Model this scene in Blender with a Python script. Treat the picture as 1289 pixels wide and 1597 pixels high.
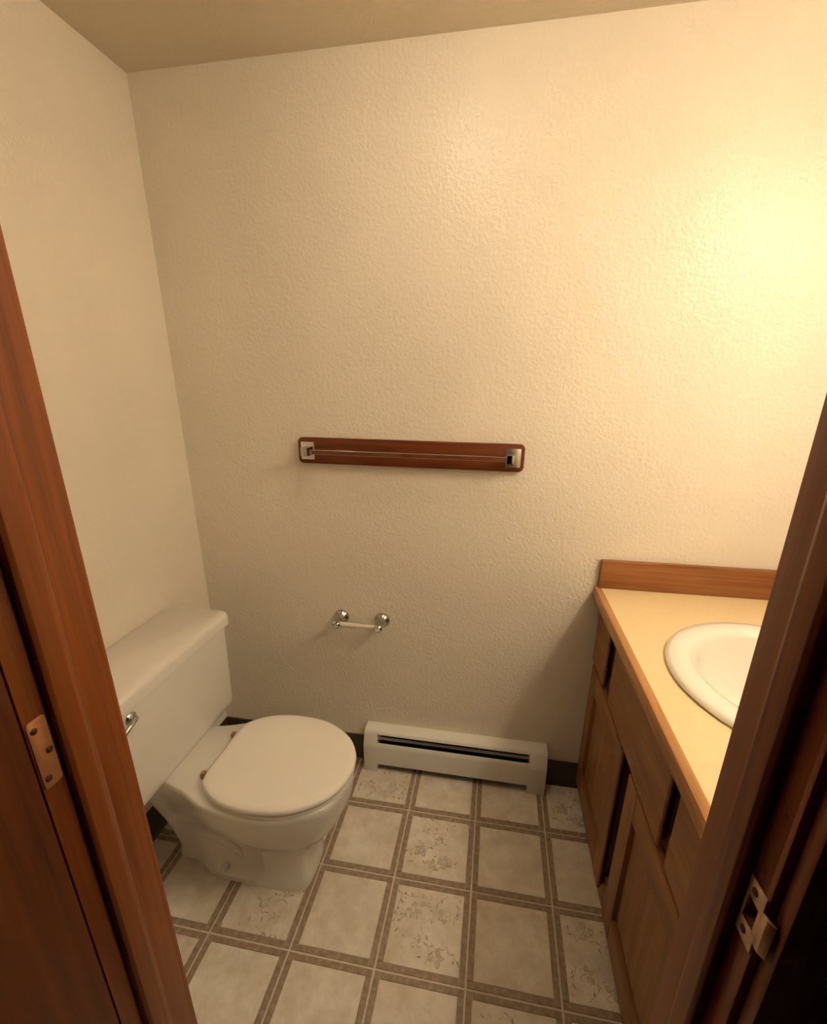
import bpy, bmesh, math, random
from mathutils import Vector, Matrix

random.seed(7)
for o in list(bpy.data.objects):
    bpy.data.objects.remove(o)
S = bpy.context.scene
C = S.collection

# ------------------------------------------------------------------ camera
CAM = Vector((1.0065, -1.3702, 1.3611))
YAW, PITCH, ROLL, FPX, PPY = 0.1765, -0.3307, 0.0032, 715.62, 848.5
cyw, syw, cp, sp = math.cos(YAW), math.sin(YAW), math.cos(PITCH), math.sin(PITCH)
fwd = Vector((-syw * cp, cyw * cp, sp))
r0 = Vector((cyw, syw, 0)); u0 = r0.cross(fwd)
rgt = math.cos(ROLL) * r0 + math.sin(ROLL) * u0
upv = -math.sin(ROLL) * r0 + math.cos(ROLL) * u0
cam_d = bpy.data.cameras.new('camera')
cam = bpy.data.objects.new('camera', cam_d); C.objects.link(cam)
M4 = Matrix((rgt, upv, -fwd)).transposed().to_4x4(); M4.translation = CAM
cam.matrix_world = M4
cam_d.sensor_fit = 'VERTICAL'; cam_d.sensor_height = 36.0
cam_d.lens = FPX / 1597 * 36.0
cam_d.shift_y = (PPY - 798.5) / 1597
cam_d.clip_start = 0.01
S.camera = cam

# ------------------------------------------------------------------ world / exposure
w = bpy.data.worlds.new('world'); S.world = w; w.use_nodes = True
w.node_tree.nodes['Background'].inputs[0].default_value = (1.0, 0.75, 0.5, 1)
w.node_tree.nodes['Background'].inputs[1].default_value = 0.004
S.view_settings.view_transform = 'Standard'; S.view_settings.look = 'None'
S.view_settings.gamma = 1.0; S.view_settings.use_curve_mapping = False
S.view_settings.exposure = 0.0
LAMP = (1.0, 0.84, 0.61)          # warm bulbs
VANITY_BULB = 53.0                # emission strength of each vanity globe
VANITY_SHADE = 23.0               # emission of the glowing glass shades
CEILING_LAMP = 34.0

# ------------------------------------------------------------------ room numbers (metres)
XR, YF, ZC = 1.91, -1.0, 2.13     # right wall, front wall inner face, ceiling
YH = -1.095                       # hall face of front wall
JL, JR = 0.593, 1.2235            # door jamb faces

# ------------------------------------------------------------------ helpers
def srgb(r, g, b):
    f = lambda c: (c / 255 / 12.92) if c <= 10 else ((c / 255 + .055) / 1.055) ** 2.4
    return (f(r), f(g), f(b), 1)

def nodes_of(name):
    m = bpy.data.materials.new(name); m.use_nodes = True
    nt = m.node_tree
    return m, nt, nt.nodes['Principled BSDF']

def N(nt, kind, **kw):
    n = nt.nodes.new(kind)
    for k, v in kw.items():
        if k in n.inputs: n.inputs[k].default_value = v
        else: setattr(n, k, v)
    return n

def coords(nt, scale=(1, 1, 1), rot=(0, 0, 0)):
    tc = N(nt, 'ShaderNodeTexCoord'); mp = N(nt, 'ShaderNodeMapping')
    mp.inputs['Scale'].default_value = scale; mp.inputs['Rotation'].default_value = rot
    nt.links.new(tc.outputs['Object'], mp.inputs['Vector'])
    return mp.outputs['Vector']

def ramp(nt, fac, stops):
    r = N(nt, 'ShaderNodeValToRGB')
    while len(r.color_ramp.elements) < len(stops): r.color_ramp.elements.new(0.5)
    for e, (p, c) in zip(r.color_ramp.elements, stops): e.position = p; e.color = c
    nt.links.new(fac, r.inputs['Fac'])
    return r.outputs['Color']

def bump(nt, height, strength, dist, bs):
    b = N(nt, 'ShaderNodeBump', Strength=strength, Distance=dist)
    nt.links.new(height, b.inputs['Height']); nt.links.new(b.outputs['Normal'], bs.inputs['Normal'])

def mat_plain(name, col, rough=0.5, metal=0.0, var=0.06, scale=30, coat=0.0, bumpk=0.0):
    m, nt, bs = nodes_of(name)
    v = coords(nt); n = N(nt, 'ShaderNodeTexNoise', Scale=scale, Detail=4.0)
    nt.links.new(v, n.inputs['Vector'])
    c0 = tuple(c * (1 - var) for c in col[:3]) + (1,); c1 = tuple(min(1, c * (1 + var)) for c in col[:3]) + (1,)
    nt.links.new(ramp(nt, n.outputs['Fac'], [(0.3, c0), (0.7, c1)]), bs.inputs['Base Color'])
    bs.inputs['Roughness'].default_value = rough; bs.inputs['Metallic'].default_value = metal
    bs.inputs['Coat Weight'].default_value = coat; bs.inputs['Coat Roughness'].default_value = 0.06
    if bumpk: bump(nt, n.outputs['Fac'], bumpk, 0.001, bs)
    return m

def mat_paint(name, col, rough, strength, scale):
    """roller / sprayed 'orange peel' wall paint"""
    m, nt, bs = nodes_of(name)
    v = coords(nt)
    n1 = N(nt, 'ShaderNodeTexNoise', Scale=scale, Detail=3.0, Roughness=0.5, Distortion=0.4)
    n2 = N(nt, 'ShaderNodeTexNoise', Scale=scale * 0.34, Detail=2.0)
    n3 = N(nt, 'ShaderNodeTexNoise', Scale=2.2, Detail=2.0)
    for n in (n1, n2, n3): nt.links.new(v, n.inputs['Vector'])
    mx = N(nt, 'ShaderNodeMath', operation='MULTIPLY_ADD')
    nt.links.new(n2.outputs['Fac'], mx.inputs[0]); mx.inputs[1].default_value = 0.6
    nt.links.new(n1.outputs['Fac'], mx.inputs[2])
    bump(nt, mx.outputs[0], strength, 0.006, bs)
    c0 = tuple(c * .97 for c in col[:3]) + (1,); c1 = tuple(min(1, c * 1.03) for c in col[:3]) + (1,)
    nt.links.new(ramp(nt, n3.outputs['Fac'], [(0.35, c0), (0.65, c1)]), bs.inputs['Base Color'])
    bs.inputs['Roughness'].default_value = rough; bs.inputs['Specular IOR Level'].default_value = 0.24
    return m

def mat_wood(name, dark, light, axis, rough=0.4, fine=1.0, coat=0.06):
    """stained open-grain wood, grain along axis"""
    m, nt, bs = nodes_of(name)
    sc = [70 * fine] * 3; sc['xyz'.index(axis)] = 2.6 * fine
    v = coords(nt, tuple(sc))
    n1 = N(nt, 'ShaderNodeTexNoise', Scale=1.0, Detail=5.0, Roughness=0.62, Distortion=0.7)
    nt.links.new(v, n1.inputs['Vector'])
    sc2 = [16 * fine] * 3; sc2['xyz'.index(axis)] = 1.0 * fine
    v2 = coords(nt, tuple(sc2)); n2 = N(nt, 'ShaderNodeTexNoise', Scale=1.0, Detail=3.0, Distortion=1.2)
    nt.links.new(v2, n2.inputs['Vector'])
    ad = N(nt, 'ShaderNodeMath', operation='MULTIPLY_ADD')
    nt.links.new(n2.outputs['Fac'], ad.inputs[0]); ad.inputs[1].default_value = 0.55
    nt.links.new(n1.outputs['Fac'], ad.inputs[2])
    mid = tuple((a + b) / 2 for a, b in zip(dark, light))
    nt.links.new(ramp(nt, ad.outputs[0], [(0.56, dark), (0.74, mid), (0.98, light)]), bs.inputs['Base Color'])
    bs.inputs['Roughness'].default_value = rough
    bs.inputs['Coat Weight'].default_value = coat; bs.inputs['Coat Roughness'].default_value = 0.3
    bs.inputs['Specular IOR Level'].default_value = 0.3
    bump(nt, n1.outputs['Fac'], 0.15, 0.001, bs)
    return m

MT = {}
MT['wall'] = mat_paint('wall_paint', (0.88, 0.80, 0.685, 1), 0.22, 0.36, 105)
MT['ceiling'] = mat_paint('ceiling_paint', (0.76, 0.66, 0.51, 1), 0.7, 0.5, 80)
MT['china'] = mat_plain('vitreous_china', (0.86, 0.82, 0.76, 1), 0.22, var=0.015, scale=8, coat=0.5)
MT['seat'] = mat_plain('seat_plastic', (0.93, 0.885, 0.81, 1), 0.33, var=0.01, scale=8)
MT['sink'] = mat_plain('bone_china', (0.88, 0.84, 0.76, 1), 0.15, var=0.01, scale=8, coat=0.6)
MT['laminate'] = mat_plain('almond_laminate', (0.80, 0.62, 0.36, 1), 0.38, var=0.03, scale=120)
MT['jamb'] = mat_wood('jamb_wood', (0.125, 0.028, 0.005, 1), (0.29, 0.080, 0.016, 1), 'z', 0.42)
MT['door'] = mat_wood('door_veneer', (0.070, 0.016, 0.003, 1), (0.165, 0.043, 0.009, 1), 'z', 0.5, 0.8)
MT['oak_z'] = mat_wood('cabinet_oak_upright', (0.17, 0.070, 0.022, 1), (0.36, 0.165, 0.058, 1), 'z', 0.42)
MT['oak_y'] = mat_wood('cabinet_oak_along', (0.17, 0.070, 0.022, 1), (0.36, 0.165, 0.058, 1), 'y', 0.42)
MT['oak_edge'] = mat_wood('oak_edging', (0.34, 0.155, 0.05, 1), (0.58, 0.30, 0.115, 1), 'y', 0.38)
MT['oak_x'] = mat_wood('oak_splash', (0.20, 0.068, 0.019, 1), (0.36, 0.152, 0.053, 1), 'x', 0.4)
MT['board'] = mat_wood('board_wood', (0.088, 0.020, 0.005, 1), (0.19, 0.048, 0.013, 1), 'x', 0.4)
MT['base'] = mat_plain('cove_base_vinyl', (0.055, 0.045, 0.024, 1), 0.45, var=0.1)
MT['heater'] = mat_plain('heater_enamel', (0.86, 0.84, 0.78, 1), 0.38, var=0.02, scale=20)
MT['heater_dark'] = mat_plain('heater_inside', (0.012, 0.011, 0.010, 1), 0.6)
MT['fin'] = mat_plain('aluminium', (0.62, 0.62, 0.62, 1), 0.35, 1.0, var=0.05)
MT['chrome'] = mat_plain('chrome', (0.50, 0.49, 0.47, 1), 0.12, 1.0, var=0.01)
MT['mirror'] = mat_plain('mirror_silver', (0.90, 0.90, 0.88, 1), 0.02, 1.0, var=0.004)
MT['plate'] = mat_plain('satin_nickel', (0.80, 0.77, 0.72, 1), 0.3, 1.0, var=0.02)
MT['brass'] = mat_plain('antique_brass', (0.58, 0.27, 0.12, 1), 0.45, 0.6, var=0.12, scale=90)
MT['strike'] = mat_plain('worn_brass', (0.62, 0.42, 0.27, 1), 0.38, 0.75, var=0.12, scale=120)
MT['dark_screw'] = mat_plain('screw_bronze', (0.10, 0.035, 0.02, 1), 0.5, 0.5)
MT['roller'] = mat_plain('roller_plastic', (0.78, 0.72, 0.60, 1), 0.3, var=0.02)
MT['hinge_tan'] = mat_plain('hinge_tan', (0.30, 0.17, 0.07, 1), 0.5)
MT['grout'] = mat_plain('vinyl_light_line', (0.74, 0.66, 0.55, 1), 0.45, var=0.08, scale=60)
MT['strip'] = mat_plain('vinyl_brown_strip', (0.36, 0.265, 0.19, 1), 0.45, var=0.3, scale=70)
MT['print'] = mat_plain('flower_print_ink', (0.46, 0.375, 0.28, 1), 0.45, var=0.25, scale=60)
MT['print_soft'] = mat_plain('flower_print_wash', (0.66, 0.58, 0.48, 1), 0.45, var=0.2, scale=60)
MT['subfloor'] = mat_plain('hall_floor', (0.10, 0.07, 0.045, 1), 0.8)

def mat_tile(name, c0, c1):
    m, nt, bs = nodes_of(name)
    oi = N(nt, 'ShaderNodeObjectInfo'); tc = N(nt, 'ShaderNodeTexCoord')
    ad = N(nt, 'ShaderNodeVectorMath', operation='MULTIPLY_ADD')
    cx = N(nt, 'ShaderNodeCombineXYZ')
    for k in range(3): nt.links.new(oi.outputs['Random'], cx.inputs[k])
    nt.links.new(cx.outputs[0], ad.inputs[0]); ad.inputs[1].default_value = (7, 11, 3)
    nt.links.new(tc.outputs['Object'], ad.inputs[2])
    n1 = N(nt, 'ShaderNodeTexNoise', Scale=22.0, Detail=6.0, Roughness=0.7)
    n2 = N(nt, 'ShaderNodeTexNoise', Scale=6.0, Detail=2.0)
    for n in (n1, n2): nt.links.new(ad.outputs[0], n.inputs['Vector'])
    mx = N(nt, 'ShaderNodeMath', operation='MULTIPLY_ADD')
    nt.links.new(n2.outputs['Fac'], mx.inputs[0]); mx.inputs[1].default_value = 0.5
    nt.links.new(n1.outputs['Fac'], mx.inputs[2])
    nt.links.new(ramp(nt, mx.outputs[0], [(0.55, c0), (0.95, c1)]), bs.inputs['Base Color'])
    bs.inputs['Roughness'].default_value = 0.42
    bump(nt, n1.outputs['Fac'], 0.12, 0.001, bs)
    return m
MT['tile'] = mat_tile('vinyl_tile', (0.70, 0.61, 0.50, 1), (0.93, 0.87, 0.77, 1))

def mat_emit(name, strength, col):
    m, nt, bs = nodes_of(name)
    bs.inputs['Base Color'].default_value = (0.9, 0.88, 0.84, 1)
    bs.inputs['Emission Color'].default_value = tuple(col) + (1,)
    bs.inputs['Emission Strength'].default_value = strength
    return m
MT['bulb'] = mat_emit('lit_globe', VANITY_BULB, LAMP)
MT['shade'] = mat_emit('lit_frosted_glass', VANITY_SHADE, LAMP)
MT['dome'] = mat_emit('lit_dome', CEILING_LAMP, LAMP)

def mat_acrylic():
    m, nt, bs = nodes_of('clear_acrylic')
    v = coords(nt); n = N(nt, 'ShaderNodeTexNoise', Scale=40.0); nt.links.new(v, n.inputs['Vector'])
    nt.links.new(ramp(nt, n.outputs['Fac'], [(0.3, (0.95, 0.93, 0.9, 1)), (0.7, (1, 0.98, 0.95, 1))]), bs.inputs['Base Color'])
    bs.inputs['Roughness'].default_value = 0.04; bs.inputs['Transmission Weight'].default_value = 1.0
    bs.inputs['IOR'].default_value = 1.49
    return m
MT['acrylic'] = mat_acrylic()

def origin_of(o):
    p = Vector((0, 0, 0))
    while o: p += o.location; o = o.parent
    return p

def obj(name, bm, mat, parent=None, smooth=35, loc=None):
    """link a bmesh given in world coordinates as ONE mesh object"""
    base = origin_of(parent) if parent else Vector((0, 0, 0))
    off = Vector(loc) - base if loc is not None else Vector((0, 0, 0))
    bmesh.ops.translate(bm, verts=bm.verts, vec=-(base + off))
    bmesh.ops.recalc_face_normals(bm, faces=bm.faces)
    me = bpy.data.meshes.new(name); bm.to_mesh(me); bm.free()
    if smooth:
        me.shade_smooth(); me.set_sharp_from_angle(angle=math.radians(smooth))
    me.materials.append(MT[mat] if isinstance(mat, str) else mat)
    o = bpy.data.objects.new(name, me); C.objects.link(o)
    o.location = off
    if parent: o.parent = parent
    return o

def tag(o, label=None, cat=None, group=None, kind=None):
    if label: o['label'] = label
    if cat: o['category'] = cat
    if group: o['group'] = group
    if kind: o['kind'] = kind
    return o

def thing(name, label, cat, loc, group=None, kind=None):
    o = bpy.data.objects.new(name, None); C.objects.link(o)
    o.location = loc; o.empty_display_size = 0.05
    return tag(o, label, cat, group, kind)

def box(bm, x0, x1, y0, y1, z0, z1, bev=0.0, seg=2):
    b = bmesh.new()
    bmesh.ops.create_cube(b, size=1.0)
    bmesh.ops.scale(b, vec=(abs(x1 - x0), abs(y1 - y0), abs(z1 - z0)), verts=b.verts)
    bmesh.ops.translate(b, vec=((x0 + x1) / 2, (y0 + y1) / 2, (z0 + z1) / 2), verts=b.verts)
    if bev: bmesh.ops.bevel(b, geom=list(b.edges), offset=bev, segments=seg, profile=0.5, affect='EDGES')
    return merge(bm, b)

def merge(bm, b):
    if bm is None: return b
    me = bpy.data.meshes.new('tmp'); b.to_mesh(me); b.free(); bm.from_mesh(me); bpy.data.meshes.remove(me)
    return bm

def prism(bm, pts, axis, a0, a1, bev=0.0, seg=2):
    """pts: polygon in the two other axes (order xyz minus axis), extruded a0..a1"""
    def P(p, a):
        return {'x': (a, p[0], p[1]), 'y': (p[0], a, p[1]), 'z': (p[0], p[1], a)}[axis]
    b = bmesh.new()
    v0 = [b.verts.new(P(p, a0)) for p in pts]; v1 = [b.verts.new(P(p, a1)) for p in pts]
    b.faces.new(v0); b.faces.new(v1[::-1])
    n = len(pts)
    for i in range(n): b.faces.new((v0[i], v0[(i + 1) % n], v1[(i + 1) % n], v1[i]))
    bmesh.ops.recalc_face_normals(b, faces=b.faces)
    if bev: bmesh.ops.bevel(b, geom=list(b.edges), offset=bev, segments=seg, profile=0.5, affect='EDGES')
    return merge(bm, b)

def lathe(bm, prof, centre, axis=(0, 0, 1), n=32, sx=1.0, sy=1.0, close=True):
    """prof: (radius, height) along axis"""
    b = bmesh.new()
    q = Vector((0, 0, 1)).rotation_difference(Vector(axis)).to_matrix()
    rings = []
    for r, h in prof:
        if r < 1e-6: rings.append([b.verts.new(Vector(centre) + q @ Vector((0, 0, h)))])
        else:
            rings.append([b.verts.new(Vector(centre) + q @ Vector((r * sx * math.cos(2 * math.pi * k / n), r * sy * math.sin(2 * math.pi * k / n), h))) for k in range(n)])
    for A, B in zip(rings, rings[1:]):
        for k in range(n):
            a = [A[k % len(A)], A[(k + 1) % len(A)], B[(k + 1) % len(B)], B[k % len(B)]]
            u = []
            for x in a:
                if x not in u: u.append(x)
            if len(u) > 2: b.faces.new(u)
    if close:
        for R in (rings[0], rings[-1]):
            if len(R) > 2: b.faces.new(R)
    return merge(bm, b)

def tube(bm, pts, rads, n=14):
    b = bmesh.new(); pts = [Vector(p) for p in pts]
    if not isinstance(rads, (list, tuple)): rads = [rads] * len(pts)
    rings = []; ref = None
    for i, p in enumerate(pts):
        t = (pts[min(i + 1, len(pts) - 1)] - pts[max(i - 1, 0)]).normalized()
        if ref is None: ref = t.orthogonal().normalized()
        ref = (ref - t * ref.dot(t)).normalized(); s = t.cross(ref)
        rings.append([b.verts.new(p + rads[i] * (math.cos(2 * math.pi * k / n) * ref + math.sin(2 * math.pi * k / n) * s)) for k in range(n)])
    for A, B in zip(rings, rings[1:]):
        for k in range(n): b.faces.new((A[k], A[(k + 1) % n], B[(k + 1) % n], B[k]))
    b.faces.new(rings[0]); b.faces.new(rings[-1][::-1])
    return merge(bm, b)

def catmull(P, t):
    n = len(P) - 1; i = min(int(t), n - 1); f = t - i
    p0, p1, p2, p3 = P[max(i - 1, 0)], P[i], P[i + 1], P[min(i + 2, n)]
    return tuple(0.5 * (2 * b + (c - a) * f + (2 * a - 5 * b + 4 * c - d) * f * f + (3 * b - a - 3 * c + d) * f ** 3)
                 for a, b, c, d in zip(p0, p1, p2, p3))

def outline(ctrl, sub=5, yc=0.0):
    """closed outline from half-profile control points (x, halfwidth)"""
    H = [catmull(ctrl, k / sub) for k in range((len(ctrl) - 1) * sub + 1)]
    H[0] = (H[0][0], 0); H[-1] = (H[-1][0], 0)
    return [(x, yc - abs(h)) for x, h in H] + [(x, yc + abs(h)) for x, h in H[-2:0:-1]]

def loft(rings, cap0=True, cap1=True):
    b = bmesh.new(); R = [[b.verts.new(p) for p in r] for r in rings]
    n = len(R[0])
    for A, B in zip(R, R[1:]):
        for k in range(n): b.faces.new((A[k], A[(k + 1) % n], B[(k + 1) % n], B[k]))
    if cap0: b.faces.new(R[0])
    if cap1: b.faces.new(R[-1][::-1])
    return b

def rrect(x0, x1, z0, z1, r, seg=5):
    out = []
    for cx, cz, a in ((x1 - r, z1 - r, 0), (x0 + r, z1 - r, 90), (x0 + r, z0 + r, 180), (x1 - r, z0 + r, 270)):
        for k in range(seg + 1):
            t = math.radians(a + 90 * k / seg); out.append((cx + r * math.cos(t), cz + r * math.sin(t)))
    return out

def struct(name, bm, mat, label, cat, parent=None):
    o = obj(name, bm, mat, parent)
    return tag(o, label, cat, kind='structure') if parent is None else o

# ================================================================== THE ROOM
floor = struct('floor', box(None, -0.10, XR + .1, -2.0, 0.10, -0.06, -0.0012), 'grout',
               'patterned beige tile floor with brown banding and flower prints', 'floor')
struct('ceiling', box(None, -0.10, XR + .1, YH, 0.10, ZC, ZC + .08), 'ceiling', 'low textured cream ceiling above the back wall', 'ceiling')
struct('wall_back', box(None, -0.10, XR + .1, 0, 0.10, -.06, ZC), 'wall', 'textured cream back wall behind the towel bar and heater', 'wall')
struct('wall_left', box(None, -0.10, 0, YH, 0, -.06, ZC), 'wall', 'smooth-lit cream left wall behind the toilet tank', 'wall')
struct('wall_right', box(None, XR, XR + .1, YH, 0, -.06, ZC), 'wall', 'cream right wall at the end of the vanity', 'wall')
bm = box(None, 0, JL - .018, YH, YF, -.06, ZC); box(bm, JR + .018, XR, YH, YF, -.06, ZC)
box(bm, JL - .018, JR + .018, YH, YF, 2.02, ZC)
struct('wall_front', bm, 'wall', 'cream wall that holds the doorway', 'wall')

# ---- floor pattern: tiles, paired brown strips between them, flower prints
SX, SY, OX, OY = 0.2240, 0.2284, 0.1143, -0.2100
BAND, GAP = 0.034, 0.0050
XMAX, XMIN, YMAX, YMIN = 1.40, 0.0, 0.0, -1.09
FLORAL = {(2, 0), (5, 0), (3, 1), (1, 2), (3, 2), (5, 2), (0, 3), (4, 3), (0, 1), (2, 4), (5, 4)}

def clipbox(x0, x1, y0, y1):
    return max(x0, XMIN), min(x1, XMAX), max(y0, YMIN), min(y1, YMAX)

def leaf(bm, x, y, a, L, W, z, n=5):
    ca, sa = math.cos(a), math.sin(a)
    top = [(L * k / n, W * math.sin(math.pi * (k / n) ** 0.8)) for k in range(n + 1)]
    bot = [(u, -0.6 * v) for u, v in top[-2:0:-1]]
    vs = [bm.verts.new((x + u * ca - v * sa, y + u * sa + v * ca, z)) for u, v in top + bot]
    bm.faces.new(vs)

def stroke(bm, pts, wd, z):
    prev = None
    for i, (x, y) in enumerate(pts):
        x2, y2 = pts[min(i + 1, len(pts) - 1)]; x1, y1 = pts[max(i - 1, 0)]
        d = Vector((x2 - x1, y2 - y1)).normalized(); nrm = Vector((-d.y, d.x)) * wd / 2
        cur = (bm.verts.new((x + nrm.x, y + nrm.y, z)), bm.verts.new((x - nrm.x, y - nrm.y, z)))
        if prev: bm.faces.new((prev[0], prev[1], cur[1], cur[0]))
        prev = cur

def flower_meshes(seed, hx, hy):
    """sketchy flower print: open petals in outline, arching stems, scattered leaves"""
    rnd = random.Random(seed); ink = bmesh.new(); wash = bmesh.new(); z = 0.00035
    cl = lambda x, y: (max(-hx, min(hx, x)), max(-hy, min(hy, y)))
    blooms = [(0.018, 0.045), (-0.035, -0.02), (0.04, -0.045), (-0.045, 0.055), (0.0, -0.065)]
    for bx, by in blooms:
        bx += rnd.uniform(-.012, .012); by += rnd.uniform(-.012, .012); R = rnd.uniform(.014, .022); a0 = rnd.uniform(0, 6); n = rnd.choice((4, 5, 6))
        for k in range(n):
            a = a0 + k * 2 * math.pi / n + rnd.uniform(-.2, .2); r = R * rnd.uniform(.75, 1.15)
            if rnd.random() < .6: leaf(wash, *cl(bx + .003 * math.cos(a), by + .003 * math.sin(a)), a, r, r * .36, z)
            pts = [cl(bx + r * t * math.cos(a + q), by + r * t * math.sin(a + q)) for t, q in ((.25, -.5), (.65, -.5), (.95, -.25), (1.0, .1), (.8, .4), (.5, .5))]
            stroke(ink, pts[:rnd.choice((4, 5, 6))], .0013, z + .0001)
        leaf(ink, bx - .002, by, rnd.uniform(0, 6), .005, .002, z + .0001)
    for k in range(9):
        x, y = rnd.uniform(-hx, hx), rnd.uniform(-hy, hy); a = rnd.uniform(0, 6.28); pts = []; bend = rnd.uniform(-.25, .25)
        for q in range(rnd.randint(4, 8)):
            pts.append((x, y)); x, y = cl(x + .010 * math.cos(a), y + .010 * math.sin(a)); a += bend + rnd.uniform(-.15, .15)
            if q in (1, 3, 5): leaf(ink, x, y, a + rnd.choice((-1, 1)) * rnd.uniform(.5, 1.0), rnd.uniform(.010, .018), rnd.uniform(.0018, .003), z + .0001)
        if len({(round(px, 5), round(py, 5)) for px, py in pts}) == len(pts): stroke(ink, pts, .0012, z)
    for k in range(26):
        x, y = rnd.uniform(-hx * .95, hx * .95), rnd.uniform(-hy * .95, hy * .95)
        a = rnd.uniform(0, 6.28); L = rnd.uniform(.008, .018)
        if abs(x + L * math.cos(a)) > hx or abs(y + L * math.sin(a)) > hy: continue
        leaf(ink if rnd.random() < .7 else wash, x, y, a, L, rnd.uniform(.0014, .0028), z + .0001)
    return ink, wash
def bm_mesh(name, bm, mat):
    bmesh.ops.recalc_face_normals(bm, faces=bm.faces)
    for f in bm.faces:
        if f.normal.z < 0: f.normal_flip()
    me = bpy.data.meshes.new(name); bm.to_mesh(me); bm.free(); me.materials.append(MT[mat]); return me
PRINTS = []
for s in range(3):
    i_, w_ = flower_meshes(30 + s, SX / 2 - BAND / 2 - .008, SY / 2 - BAND / 2 - .008)
    PRINTS.append((bm_mesh('flower_outline', i_, 'print'), bm_mesh('flower_wash', w_, 'print_soft')))

def child(name, me, parent, loc=(0, 0, 0)):
    o = bpy.data.objects.new(name, me); C.objects.link(o); o.parent = parent; o.location = loc
    return o
mesh_cache = {}
def slab_mesh(name, sx, sy, h, mat, bev):
    key = (name, round(sx, 4), round(sy, 4))
    if key not in mesh_cache:
        b = bmesh.new(); t = bev
        lo = [(-sx / 2, -sy / 2), (sx / 2, -sy / 2), (sx / 2, sy / 2), (-sx / 2, sy / 2)]
        hi = [(-sx / 2 + t, -sy / 2 + t), (sx / 2 - t, -sy / 2 + t), (sx / 2 - t, sy / 2 - t), (-sx / 2 + t, sy / 2 - t)]
        R = [[b.verts.new((x, y, z)) for x, y in P] for P, z in ((lo, -.0014), (lo, h - bev), (hi, h))]
        for A, B in zip(R, R[1:]):
            for k in range(4): b.faces.new((A[k], A[(k + 1) % 4], B[(k + 1) % 4], B[k]))
        b.faces.new(R[0][::-1]); b.faces.new(R[-1])
        me = bpy.data.meshes.new(name); b.to_mesh(me); b.free(); me.materials.append(MT[mat])
        mesh_cache[key] = me
    return mesh_cache[key]
def slab(name, x0, x1, y0, y1, h, mat, bev=.0004):
    x0, x1, y0, y1 = clipbox(x0, x1, y0, y1)
    if x1 - x0 < .006 or y1 - y0 < .006: return None
    return child(name, slab_mesh(name, x1 - x0, y1 - y0, h, mat, bev), floor, ((x0 + x1) / 2, (y0 + y1) / 2, 0))
hb = BAND / 2 + .0012; sw = (BAND - GAP) / 2; g2 = GAP / 2; nprint = 0
for c in range(-1, 6):
    for r in range(0, 5):
        x0, x1 = OX + c * SX, OX + (c + 1) * SX
        y1, y0 = OY - (r - 1) * SY, OY - r * SY
        t = slab('tile', x0 + hb, x1 - hb, y0 + hb, y1 - hb, .0006, 'tile')
        if t and (c, r) in FLORAL:
            full = x1 - hb < XMAX and y1 - hb < YMAX and x0 + hb > XMIN
            mi, mw = PRINTS[nprint % 3]; nprint += 1
            if full:
                a = child('flower_outline', mi, t, (0, 0, .0004)); b = child('flower_wash', mw, t, (0, 0, .0003))
                if nprint % 2: a.rotation_euler.z = b.rotation_euler.z = math.pi
            else:      # cut tiles carry only the part of the print that fits
                tx0, tx1, ty0, ty1 = clipbox(x0 + hb, x1 - hb, y0 + hb, y1 - hb)
                for nm, src in (('flower_outline', mi), ('flower_wash', mw)):
                    bb = bmesh.new(); bb.from_mesh(src)
                    bmesh.ops.translate(bb, verts=bb.verts, vec=((x0 + x1) / 2 - (tx0 + tx1) / 2, (y0 + y1) / 2 - (ty0 + ty1) / 2, 0))
                    hx, hy = (tx1 - tx0) / 2 - .004, (ty1 - ty0) / 2 - .004
                    bmesh.ops.delete(bb, geom=[f for f in bb.faces if any(abs(v.co.x) > hx or abs(v.co.y) > hy for v in f.verts)], context='FACES')
                    if len(bb.faces): child(nm, bm_mesh(nm, bb, 'print' if nm == 'flower_outline' else 'print_soft'), t, (0, 0, .0004 if nm == 'flower_outline' else .0003))
                    else: bb.free()
        # strips: the band on the tile's right edge (x1) and near edge (y0); pinwheel joints at the crossings
        e = BAND / 2
        slab('strip', x1 - e, x1 - g2, y0 + g2, y1 - e - .001, .0005, 'strip')
        slab('strip', x1 + g2, x1 + e, y0 + e + .001, y1 - g2, .0005, 'strip')
        slab('strip', x0 + g2, x1 - e - .001, y0 + g2, y0 + e, .0005, 'strip')
        slab('strip', x0 + e + .001, x1 - g2, y0 - e, y0 - g2, .0005, 'strip')

# ---- cove baseboards
def cove(x0, x1, name, label):
    pts = [(-.0002, 0), (-.016, 0), (-.0115, .006), (-.008, .016), (-.0065, .03), (-.006, .095), (-.004, .1), (-.0002, .1)]
    struct(name, prism(None, pts, 'x', x0, x1), 'base', label, 'baseboard')
cove(0.008, 0.586, 'baseboard_back_left', 'dark vinyl cove base on the back wall between toilet and heater')
cove(1.247, 1.364, 'baseboard_back_right', 'short dark vinyl cove base on the back wall between heater and vanity')
pts = [(.0002, 0), (.016, 0), (.0115, .006), (.008, .016), (.0065, .03), (.006, .095), (.004, .1), (.0002, .1)]
struct('baseboard_left', prism(None, pts, 'y', -0.99, -.0002), 'base', 'dark vinyl cove base along the left wall under the toilet tank', 'baseboard')

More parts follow.
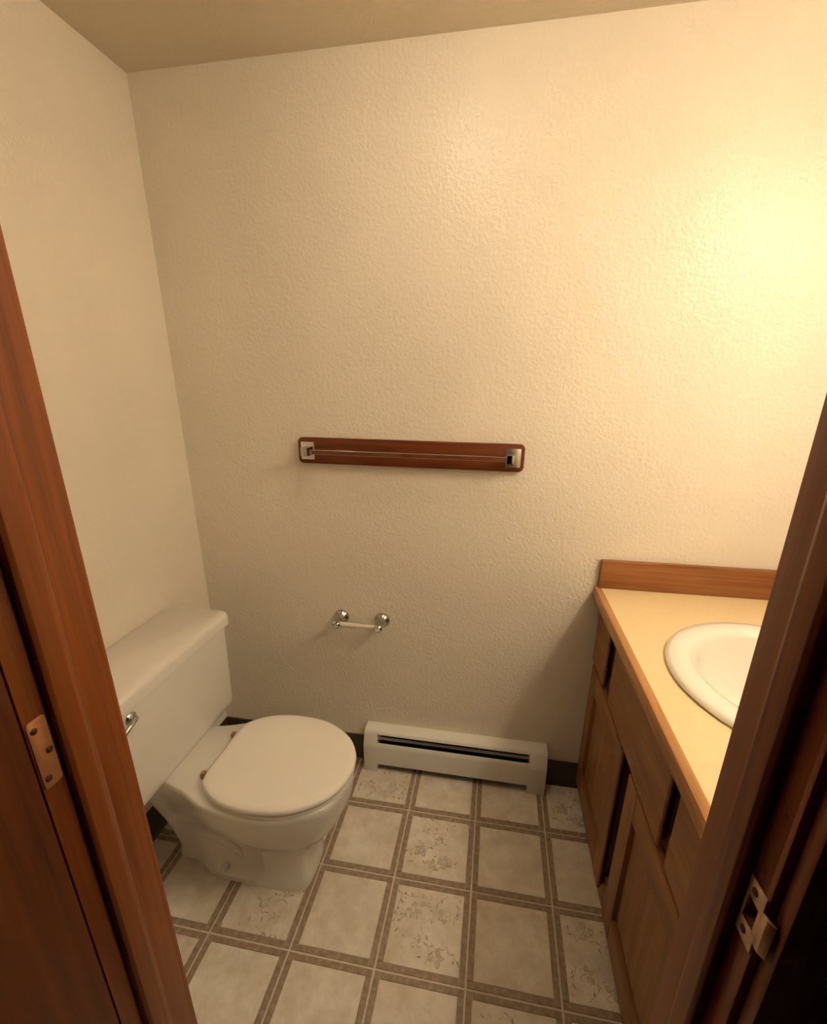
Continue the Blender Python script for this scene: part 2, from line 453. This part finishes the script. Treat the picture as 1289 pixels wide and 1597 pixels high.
# ================================================================== DOORWAY
ZH = 2.0
t = thing('trim_1', 'reddish brown wooden door jamb with hinge leaf, beside the open door', 'door jamb', (JL, -1.05, 0), kind='structure')
obj('jamb_board', box(None, JL - .018, JL, YH, YF, 0, ZH + .018, .0015), 'jamb', t)
stop_l = [(JL, -1.071), (JL + .0085, -1.071), (JL + .0115, -1.067), (JL + .0115, -1.048), (JL + .008, -1.040), (JL + .004, -1.036), (JL, -1.036)]
obj('door_stop', prism(None, stop_l, 'z', 0, ZH, .0008), 'jamb', t)
obj('casing', box(None, JL - .103, JL - .046, YH - .013, YH, 0, ZH + .06, .003), 'jamb', t)
obj('casing', box(None, JL - .063, JL - .006, YF, YF + .013, 0, ZH + .06, .003), 'jamb', t)
h = obj('hinge_leaf', prism(None, rrect(-1.0935, -1.0745, .986, 1.064, .004), 'x', JL - .0002, JL + .0012, .0003), 'brass', t)
tag(h, 'copper brown hinge leaf')
for yy, zz in ((-1.088, 1.053), (-1.0795, 1.025), (-1.088, .997)):
    obj('screw', lathe(None, [(0, .0019), (.0022, .0018), (.0034, .001), (.0034, 0)], (JL + .0008, yy, zz), (1, 0, 0), 14), 'dark_screw', h)

t2 = thing('trim_2', 'dark brown wooden door jamb with strike plate, in front of the vanity', 'door jamb', (JR, -1.05, 0), kind='structure')
jb = obj('jamb_board', box(None, JR, JR + .018, YH, YF, 0, ZH + .018, .0015), 'jamb', t2)
cut = obj('cutter', box(None, JR - .002, JR + .013, -1.0895, -1.0755, .963, .986), 'jamb', t2)
md = jb.modifiers.new('b', 'BOOLEAN'); md.object = cut; md.operation = 'DIFFERENCE'; md.solver = 'EXACT'
dg = bpy.context.evaluated_depsgraph_get(); dg.update()
me2 = bpy.data.meshes.new_from_object(jb.evaluated_get(dg)); jb.modifiers.clear(); jb.data = me2
cm = cut.data; bpy.data.objects.remove(cut); bpy.data.meshes.remove(cm)
stop_r = [(2 * 0 + JR - (x - JL), y) for x, y in stop_l]
obj('door_stop', prism(None, stop_r, 'z', 0, ZH, .0008), 'jamb', t2)
obj('casing', box(None, JR + .006, JR + .063, YH - .015, YH, 0, ZH + .06, .003), 'jamb', t2)
obj('casing', box(None, JR + .006, JR + .063, YF, YF + .013, 0, ZH + .06, .003), 'jamb', t2)
x0, x1 = JR - .0014, JR + .0002
bm = box(None, x0, x1, -1.094, -1.0725, .986, 1.004, .0003); box(bm, x0, x1, -1.094, -1.0725, .945, .963, .0003)
box(bm, x0, x1, -1.0755, -1.0725, .962, .987, .0003); box(bm, x0, x1, -1.094, -1.0895, .962, .987, .0003)
lip = [(x0, -1.0935), (x1 + .0004, -1.0935), (x1 + .0008, -1.099), (x1 + .003, -1.104), (x1 + .0018, -1.105), (x0, -1.100)]
prism(bm, lip, 'z', .957, .992, .0003)
sp_ = obj('strike_plate', bm, 'strike', t2); tag(sp_, 'worn brass strike plate with a square latch hole')
for zz in (.995, .954):
    obj('screw', lathe(None, [(0, .0016), (.002, .0015), (.0034, .0006), (.0034, 0)], (x0 + .0002, -1.0815, zz), (-1, 0, 0), 14), 'dark_screw', sp_)
for yy, zz in ((-1.0835, 1.075), (-1.0815, 1.018)):
    obj('screw_hole_disc', lathe(None, [(0, .0004), (.0016, .0003), (.0018, 0)], (JR, yy, zz), (-1, 0, 0), 12), 'dark_screw', t2)  # small dark discs stand in for the shade inside two empty screw holes

t3 = thing('trim_3', 'wooden head jamb over the doorway', 'door jamb', ((JL + JR) / 2, -1.05, ZH), kind='structure')
obj('head_board', box(None, JL, JR, YH, YF, ZH, ZH + .018, .0015), 'jamb', t3)
obj('door_stop', box(None, JL + .0115, JR - .0115, -1.071, -1.036, ZH - .0115, ZH, .0015), 'jamb', t3)
obj('casing', box(None, JL - .006, JR + .006, YH - .013, YH, ZH + .006, ZH + .063, .003), 'jamb', t3)

d = thing('door_1', 'dark reddish brown flush wooden door standing open at the left edge', 'door', (JL - .022, YH - .02, 0.012), kind='structure')
obj('door_leaf', box(None, JL - .036, JL - .001, -1.725, YH - .0008, .012, 1.99, .0012), 'door', d)

# ================================================================== TOILET
TY = -0.445
t = thing('toilet', 'white round-front toilet with closed lid beside the left wall', 'toilet', (0.33, TY, 0))
LV = [
 (0.000, [(.130, 0), (.130, .044), (.190, .050), (.265, .083), (.380, .089), (.430, .089), (.505, .087), (.548, .066), (.556, 0)]),
 (0.018, [(.130, 0), (.130, .044), (.190, .050), (.265, .083), (.380, .089), (.430, .089), (.505, .087), (.548, .066), (.556, 0)]),
 (0.032, [(.134, 0), (.134, .042), (.190, .046), (.265, .066), (.398, .068), (.430, .081), (.505, .084), (.545, .063), (.552, 0)]),
 (0.050, [(.134, 0), (.134, .042), (.190, .046), (.265, .056), (.405, .056), (.428, .076), (.505, .081), (.543, .060), (.550, 0)]),
 (0.120, [(.122, 0), (.122, .050), (.180, .055), (.265, .058), (.405, .058), (.428, .077), (.505, .081), (.546, .060), (.553, 0)]),
 (0.165, [(.112, 0), (.112, .058), (.175, .064), (.262, .072), (.395, .078), (.440, .090), (.515, .091), (.566, .064), (.575, 0)]),
 (0.205, [(.103, 0), (.103, .067), (.170, .075), (.260, .092), (.375, .118), (.455, .128), (.535, .117), (.602, .076), (.618, 0)]),
 (0.255, [(.090, 0), (.090, .078), (.160, .085), (.250, .110), (.355, .144), (.450, .156), (.545, .144), (.628, .094), (.653, 0)]),
 (0.310, [(.060, 0), (.060, .090), (.140, .093), (.240, .118), (.340, .156), (.445, .169), (.550, .155), (.640, .104), (.673, 0)]),
 (0.345, [(.030, 0), (.030, .099), (.140, .100), (.240, .122), (.335, .159), (.445, .172), (.550, .158), (.642, .106), (.677, 0)]),
 (0.361, [(.026, 0), (.026, .100), (.140, .101), (.240, .123), (.335, .159), (.445, .172), (.550, .158), (.642, .106), (.677, 0)]),
 (0.366, [(.032, 0), (.032, .094), (.140, .096), (.240, .118), (.337, .154), (.445, .167), (.549, .153), (.638, .102), (.671, 0)]),
]
rings = [[(x, y, z) for x, y in outline(c, 6, TY)] for z, c in LV]
bowl = obj('bowl', loft(rings), 'china', t, smooth=50)
for s in (-1, 1):
    obj('bolt_cap', lathe(None, [(.012, 0), (.012, .008), (.009, .015), (0, .018)], (.30, TY + s * .072, .024), (0, 0, 1), 16), 'china', bowl)
    sx = [(.30, TY + s * .058, .10), (.335, TY + s * .060, .085), (.355, TY + s * .061, .06), (.345, TY + s * .060, .045)]
    obj('trapway_bulge', tube(None, [(.20, TY + s * .040, .115), (.25, TY + s * .046, .125), (.30, TY + s * .048, .115), (.335, TY + s * .049, .09), (.345, TY + s * .046, .055)], [.012, .018, .020, .018, .010], 12), 'china', bowl, smooth=60)

# tank: rounded box, a little narrower towards the bottom
def rbox_ring(x0, x1, y0, y1, r, z): return [(x, y, z) for x, y in rrect(x0, x1, y0, y1, r, 6)]
ty0, ty1 = -0.686, -0.208
rings = [rbox_ring(.030, .192, ty0 + .016, ty1 - .010, .020, .366), rbox_ring(.022, .197, ty0 + .008, ty1 - .004, .026, .374),
         rbox_ring(.020, .200, ty0 + .006, ty1 - .002, .026, .395), rbox_ring(.018, .206, ty0, ty1, .026, .655), rbox_ring(.020, .204, ty0 + .002, ty1 - .002, .024, .657)]
tank = obj('tank', loft(rings), 'china', t, smooth=40)
rings = [rbox_ring(.010, .212, ty0 - .007, ty1 + .007, .028, .655), rbox_ring(.006, .217, ty0 - .012, ty1 + .012, .032, .660),
         rbox_ring(.006, .217, ty0 - .012, ty1 + .012, .032, .684), rbox_ring(.009, .214, ty0 - .009, ty1 + .009, .030, .692), rbox_ring(.016, .207, ty0 - .002, ty1 + .002, .026, .696)]
obj('tank_lid', loft(rings), 'china', t, smooth=40)
ly, lz = -0.622, 0.628
lv = obj('flush_lever', lathe(None, [(.016, 0), (.016, .004), (.012, .008), (.008, .010), (.008, .016), (0, .017)], (.2045, ly, lz), (1, 0, 0), 24), 'chrome', t)
obj('lever_handle', tube(None, [(.217, ly + .004, lz + .002), (.222, ly - .008, lz + .003), (.225, ly - .024, lz - .002), (.225, ly - .042, lz - .008), (.224, ly - .056, lz - .011)], [.006, .007, .006, .0055, .0045], 12), 'chrome', lv)
# seat and lid
SEAT = [(.300, 0), (.301, .095), (.330, .134), (.385, .163), (.465, .173), (.555, .160), (.632, .114), (.671, .055), (.681, 0)]
def shrink(c, k): return [(.485 + (x - .485) * k, h * k) for x, h in c]
def slab_loft(c, levels): return loft([[(x, y, z) for x, y in outline(shrink(c, k), 6, TY)] for z, k in levels])
obj('seat', slab_loft(SEAT, [(.366, .965), (.368, .985), (.374, .985), (.3775, .965)]), 'seat', t, smooth=50)
obj('seat_lid', slab_loft(SEAT, [(.378, .975), (.380, .995), (.386, 1.0), (.391, .992), (.3945, .97), (.3955, .9)]), 'seat', t, smooth=60)
for s in (-1, 1):
    hg = obj('seat_hinge', lathe(None, [(.009, 0), (.009, .012), (.007, .016), (0, .017)], (.286, TY + s * .075, .366), (0, 0, 1), 16), 'hinge_tan', t)
    obj('hinge_pin', tube(None, [(.280, TY + s * .075, .377), (.306, TY + s * .075, .381)], .0045, 10), 'hinge_tan', hg)

# ================================================================== TOWEL BAR
t = thing('towel_bar', 'clear towel bar with chrome brackets on a reddish wooden backboard', 'towel bar', (0.745, 0, 1.170))
obj('backboard', prism(None, rrect(.402, 1.086, 1.131, 1.210, .014), 'y', -.017, 0, .003), 'board', t)
obj('rail', box(None, .432, 1.056, -.0655, -.0525, 1.166, 1.179, .002), 'acrylic', t)
for s, xc in ((-1, .4335), (1, 1.0545)):
    b = obj('bracket', box(None, xc - .021, xc + .021, -.0205, -.017, 1.144, 1.197, .0012), 'plate', t)
    tag(b, 'square chrome bracket')
    xo = xc - s * .009
    obj('post', prism(None, [(xo - .011, 1.160), (xo + .011, 1.160), (xo + .011, 1.185), (xo - .011, 1.185)], 'y', -.070, -.020, .002), 'chrome', b)
t.rotation_euler = (0, math.radians(0.55), 0)

# ================================================================== PAPER HOLDER
t = thing('toilet_paper_holder', 'empty chrome toilet paper holder on the back wall', 'paper holder', (0.58, 0, 0.600))
for s, xc in ((-1, .509), (1, .654)):
    f = obj('flange', lathe(None, [(.0265, 0), (.0265, .005), (.0245, .009), (.0190, .014), (.0160, .020), (.0135, .03), (.0135, .040)], (xc, 0, .600), (0, -1, 0), 28), 'chrome', t)
    obj('post', lathe(None, [(.0135, .036), (.0145, .042), (.0150, .055), (.0140, .064), (.009, .069), (0, .070)], (xc, 0, .600), (0, -1, 0), 24), 'chrome', f)
ro = obj('roller', tube(None, [(.519, -.056, .600), (.585, -.056, .600)], .0085, 18), 'roller', t)
obj('roller_end', tube(None, [(.583, -.056, .600), (.646, -.056, .600)], .0070, 18), 'roller', ro)

# ================================================================== BASEBOARD HEATER
hx0, hx1 = .590, 1.243
t = thing('baseboard_heater', 'white metal baseboard heater low on the back wall', 'heater', ((hx0 + hx1) / 2, 0, 0))
capp = [(0, 0.0), (0, .168), (-.036, .168), (-.046, .165), (-.053, .157), (-.0665, .120), (-.069, .110), (-.069, 0.0)]
obj('end_cap', prism(None, capp, 'x', hx0, hx0 + .050, .0012), 'heater', t)
obj('end_cap', prism(None, capp, 'x', hx1 - .060, hx1, .0012), 'heater', t)
a, b_ = hx0 + .049, hx1 - .059
obj('back_panel', box(None, a, b_, -.004, 0, .02, .165), 'heater', t)
hood = [(0, .166), (0, .163), (-.034, .163), (-.043, .160), (-.0475, .152), (-.0495, .152), (-.0505, .155), (-.045, .163), (-.036, .166)]
obj('hood', prism(None, hood, 'x', a, b_), 'heater', t)
fr = [(-.0655, .036), (-.0670, .034), (-.0675, .108), (-.0640, .121), (-.0605, .126), (-.0575, .1235), (-.0600, .119), (-.0640, .106)]
obj('front_panel', prism(None, fr, 'x', a, b_), 'heater', t)
obj('damper_blade', prism(None, [(-.0485, .1440), (-.0535, .1360), (-.0522, .1352), (-.0472, .1432)], 'x', a, b_), 'fin', t)
obj('inner_liner', prism(None, [(-.006, .030), (-.006, .1600), (-.008, .1600), (-.008, .032), (-.060, .032), (-.060, .030)], 'x', a, b_), 'heater_dark', t)
el = obj('heating_element', tube(None, [(a, -.034, .075), (b_, -.034, .075)], .010, 14), 'heater_dark', t)
bm = None
for k in range(70):
    x = a + .006 + k * (b_ - a - .012) / 69
    bm = box(bm, x, x + .0006, -.056, -.012, .050, .104)
tag(obj('fins', bm, 'heater_dark', el, smooth=0), kind='stuff')

# ================================================================== VANITY CABINET
VX, VY1, VY0, ZT = 1.367, -.006, -.93, .745      # face plane, back end, near end, top
t = thing('vanity_cabinet', 'brown oak vanity cabinet with drawers over panelled doors', 'cabinet', (1.62, -.465, 0))
# carcass panels behind the face frame
bm = box(None, VX + .033, XR - .002, VY1 - .015, VY1, 0, ZT); box(bm, VX + .033, XR - .002, VY0, VY0 + .015, 0, ZT)
box(bm, VX + .070, XR - .002, VY0 + .015, VY1 - .015, .085, .10); box(bm, XR - .012, XR - .002, VY0 + .015, VY1 - .015, .10, ZT - .15)
box(bm, VX + .033, VX + .05, VY0 + .015, VY1 - .015, 0, .09)
obj('carcass', bm, 'oak_z', t)
DR = [(-.163, -.014), (-.660, -.232), (-.905, -.700)]          # drawer fronts (y0, y1)
DO = [(-.408, -.030), (-.890, -.474)]                          # doors
ZD0, ZD1, ZO0, ZO1 = .540, .737, .060, .528
bm = None
def fbox(y0, y1, z0, z1):
    global bm
    bm = box(bm, VX, VX + .033, y0, y1, z0, z1, .0008)
fbox(VY0, VY1, 0, .10); fbox(VY0, VY1, .500, .570); fbox(VY0, VY1, .715, ZT)        # rails
for y0, y1 in ((VY0, -.885), (-.655, -.245), (-.156, VY1)): fbox(y0, y1, .570, .715)   # drawer stiles
for y0, y1 in ((VY0, -.850), (-.535, -.490), (-.395, -.37), (-.06, VY1)): fbox(y0, y1, .10, .500)
obj('face_frame', bm, 'oak_z', t)
XF = VX - .0185
def front(name, y0, y1, z0, z1, mat):
    # slab with a finger-pull undercut along its near (y0) edge
    prof = [(XF + .003, y1), (VX - .0005, y1), (VX - .0005, y0 + .016), (XF + .0085, y0 + .002), (XF + .006, y0), (XF + .003, y0), (XF, y0 + .003), (XF, y1 - .003)]
    return obj(name, prism(None, prof, 'z', z0, z1), mat, t)
for y0, y1 in DR: front('drawer_front', y0, y1, ZD0, ZD1, 'oak_y')
ST, RL = .062, .075
for y0, y1 in DO:
    prof = [(XF + .003, y0 + ST), (VX - .0005, y0 + ST), (VX - .0005, y0 + .016), (XF + .0085, y0 + .002), (XF + .006, y0), (XF + .003, y0), (XF, y0 + .003), (XF, y0 + ST - .003)]
    bm = prism(None, prof, 'z', ZO0, ZO1)
    dr = thing('door', None, None, (VX, y1, ZO0)); dr.parent = t; dr.location -= origin_of(t)
    obj('stile', bm, 'oak_z', dr)
    obj('stile', box(None, XF, VX - .0005, y1 - ST, y1, ZO0, ZO1, .002), 'oak_z', dr)
    obj('rail', box(None, XF + .0003, VX - .0008, y0 + ST, y1 - ST, ZO1 - RL, ZO1, .002), 'oak_y', dr)
    obj('rail', box(None, XF + .0003, VX - .0008, y0 + ST, y1 - ST, ZO0, ZO0 + RL, .002), 'oak_y', dr)
    p0, p1, q0, q1 = y0 + ST, y1 - ST, ZO0 + RL, ZO1 - RL
    rr = lambda k, x: [(x, y, z) for y, z in ((p0 + k, q0 + k), (p1 - k, q0 + k), (p1 - k, q1 - k), (p0 + k, q1 - k))]
    obj('panel', loft([rr(0, VX - .002), rr(0, VX - .0065), rr(.010, VX - .0075), rr(.030, VX - .0125), rr(.033, VX - .0125)]), 'oak_z', dr, smooth=20)

# ================================================================== COUNTERTOP
CX0, CY0, CZ = 1.325, -.945, .785
SCX, SCY, SRX, SRY = 1.634, -.457, .236, .256
t = thing('countertop', 'almond laminate countertop with oak edging and oak backsplash', 'countertop', (1.62, -.47, ZT))
def slab_with_hole(x0, x1, y0, y1, z0, z1, cx, cy, rx, ry, n=48):
    b = bmesh.new()
    def P(k, r_in):
        a = 2 * math.pi * k / n; c, s = math.cos(a), math.sin(a)
        if r_in: return (cx + rx * c, cy + ry * s)
        f = min((x1 - cx) / c if c > 1e-9 else (x0 - cx) / c if c < -1e-9 else 9e9, (y1 - cy) / s if s > 1e-9 else (y0 - cy) / s if s < -1e-9 else 9e9)
        return (cx + f * c, cy + f * s)
    pts_o = [P(k, False) for k in range(n)]
    for corner in ((x0, y0), (x0, y1), (x1, y0), (x1, y1)):   # snap the nearest ray to each corner
        i = min(range(n), key=lambda k: (pts_o[k][0] - corner[0]) ** 2 + (pts_o[k][1] - corner[1]) ** 2); pts_o[i] = corner
    L = [[b.verts.new((*p, z)) for p in pts] for pts, z in ((pts_o, z1), ([P(k, True) for k in range(n)], z1), ([P(k, True) for k in range(n)], z0), (pts_o, z0))]
    for A, B in ((L[0], L[1]), (L[1], L[2]), (L[2], L[3]), (L[3], L[0])):
        for k in range(n): b.faces.new((A[k], A[(k + 1) % n], B[(k + 1) % n], B[k]))
    return b
obj('worktop', slab_with_hole(CX0 + .018, XR - .001, CY0, -.0005, ZT, CZ, SCX, SCY, SRX - .022, SRY - .022), 'laminate', t)
edge = [(CX0 + .0185, ZT), (CX0 + .0185, CZ + .0004), (CX0 + .008, CZ), (CX0 + .003, CZ - .003), (CX0, CZ - .010), (CX0, ZT + .008), (CX0 + .003, ZT + .002), (CX0 + .007, ZT)]
obj('edge_trim', prism(None, edge, 'y', CY0, -.0005), 'oak_edge', t)
obj('backsplash', box(None, CX0 + .010, XR - .001, -.020, -.0005, CZ, CZ + .088, .002), 'oak_x', t)
obj('side_splash', box(None, XR - .020, XR - .001, CY0, -.021, CZ, CZ + .088, .002), 'oak_edge', t)

# ================================================================== SINK
prof = [(.985, .0), (1.0, .004), (.995, .009), (.96, .014), (.90, .0165), (.82, .0155), (.77, .011), (.745, .002), (.72, -.02), (.66, -.065), (.54, -.105), (.34, -.128), (.12, -.135), (.09, -.136),
        (.09, -.146), (.14, -.146), (.36, -.138), (.57, -.115), (.69, -.072), (.76, -.02), (.80, -.002), (.90, 0)]
bm = lathe(None, [(r, z) for r, z in prof], (0, 0, 0), (0, 0, 1), 64, SRX, SRY, close=False)
bmesh.ops.translate(bm, verts=bm.verts, vec=(SCX, SCY, CZ + .0005))
t = thing('sink', 'oval bone-white drop-in sink set in the countertop', 'sink', (SCX, SCY, CZ))
obj('basin', bm, 'sink', t, smooth=60)
obj('drain', lathe(None, [(.026, 0), (.026, .003), (.018, .004), (.014, .001), (0, .001)], (SCX, SCY, CZ - .1355), (0, 0, 1), 24), 'chrome', t)

# ================================================================== LAMPS
t = thing('wall_mirror', 'plate mirror on the right wall above the sink', 'mirror', (XR, -.52, .90))
obj('mirror_glass', box(None, XR - .006, XR, -.97, -.06, .90, 1.90, .001), 'mirror', t)
t = thing('vanity_light', 'lit light bar with frosted bell shades high on the right wall', 'light', (XR, -.74, 1.98))
obj('back_plate', box(None, XR - .025, XR, -.97, -.51, 1.915, 2.045, .004), 'chrome', t)
ZB = -.04
for yy in (-.58, -.74, -.90):
    xb = XR - .095
    s = obj('socket', tube(None, [(XR - .025, yy, ZB + 2.045), (xb + .02, yy, ZB + 2.05), (xb, yy, ZB + 2.045), (xb, yy, ZB + 2.030)], [.016, .014, .018, .022], 16), 'chrome', t)
    obj('glass_shade', lathe(None, [(.020, 2.036), (.036, 2.026), (.050, 2.005), (.060, 1.975), (.066, 1.945), (.064, 1.945), (.058, 1.975), (.048, 2.003), (.034, 2.022), (.018, 2.031)], (xb, yy, ZB), (0, 0, 1), 24, close=False), 'shade', s)
    obj('bulb', lathe(None, [(0, 1.947), (.024, 1.948), (.040, 1.953), (.050, 1.962), (.051, 1.970), (.032, 1.985), (.016, 2.028)], (xb, yy, ZB), (0, 0, 1), 24, close=False), 'bulb', s)
t = thing('ceiling_light', 'small lit dome light on the ceiling', 'light', (.88, -.48, ZC))
obj('base_ring', lathe(None, [(.085, 0), (.085, .012), (.075, .016), (.05, .016)], (.88, -.48, ZC), (0, 0, -1), 32), 'plate', t)
obj('dome', lathe(None, [(.07, .014), (.068, .026), (.055, .042), (.03, .052), (0, .055)], (.88, -.48, ZC), (0, 0, -1), 32, close=False), 'dome', t)
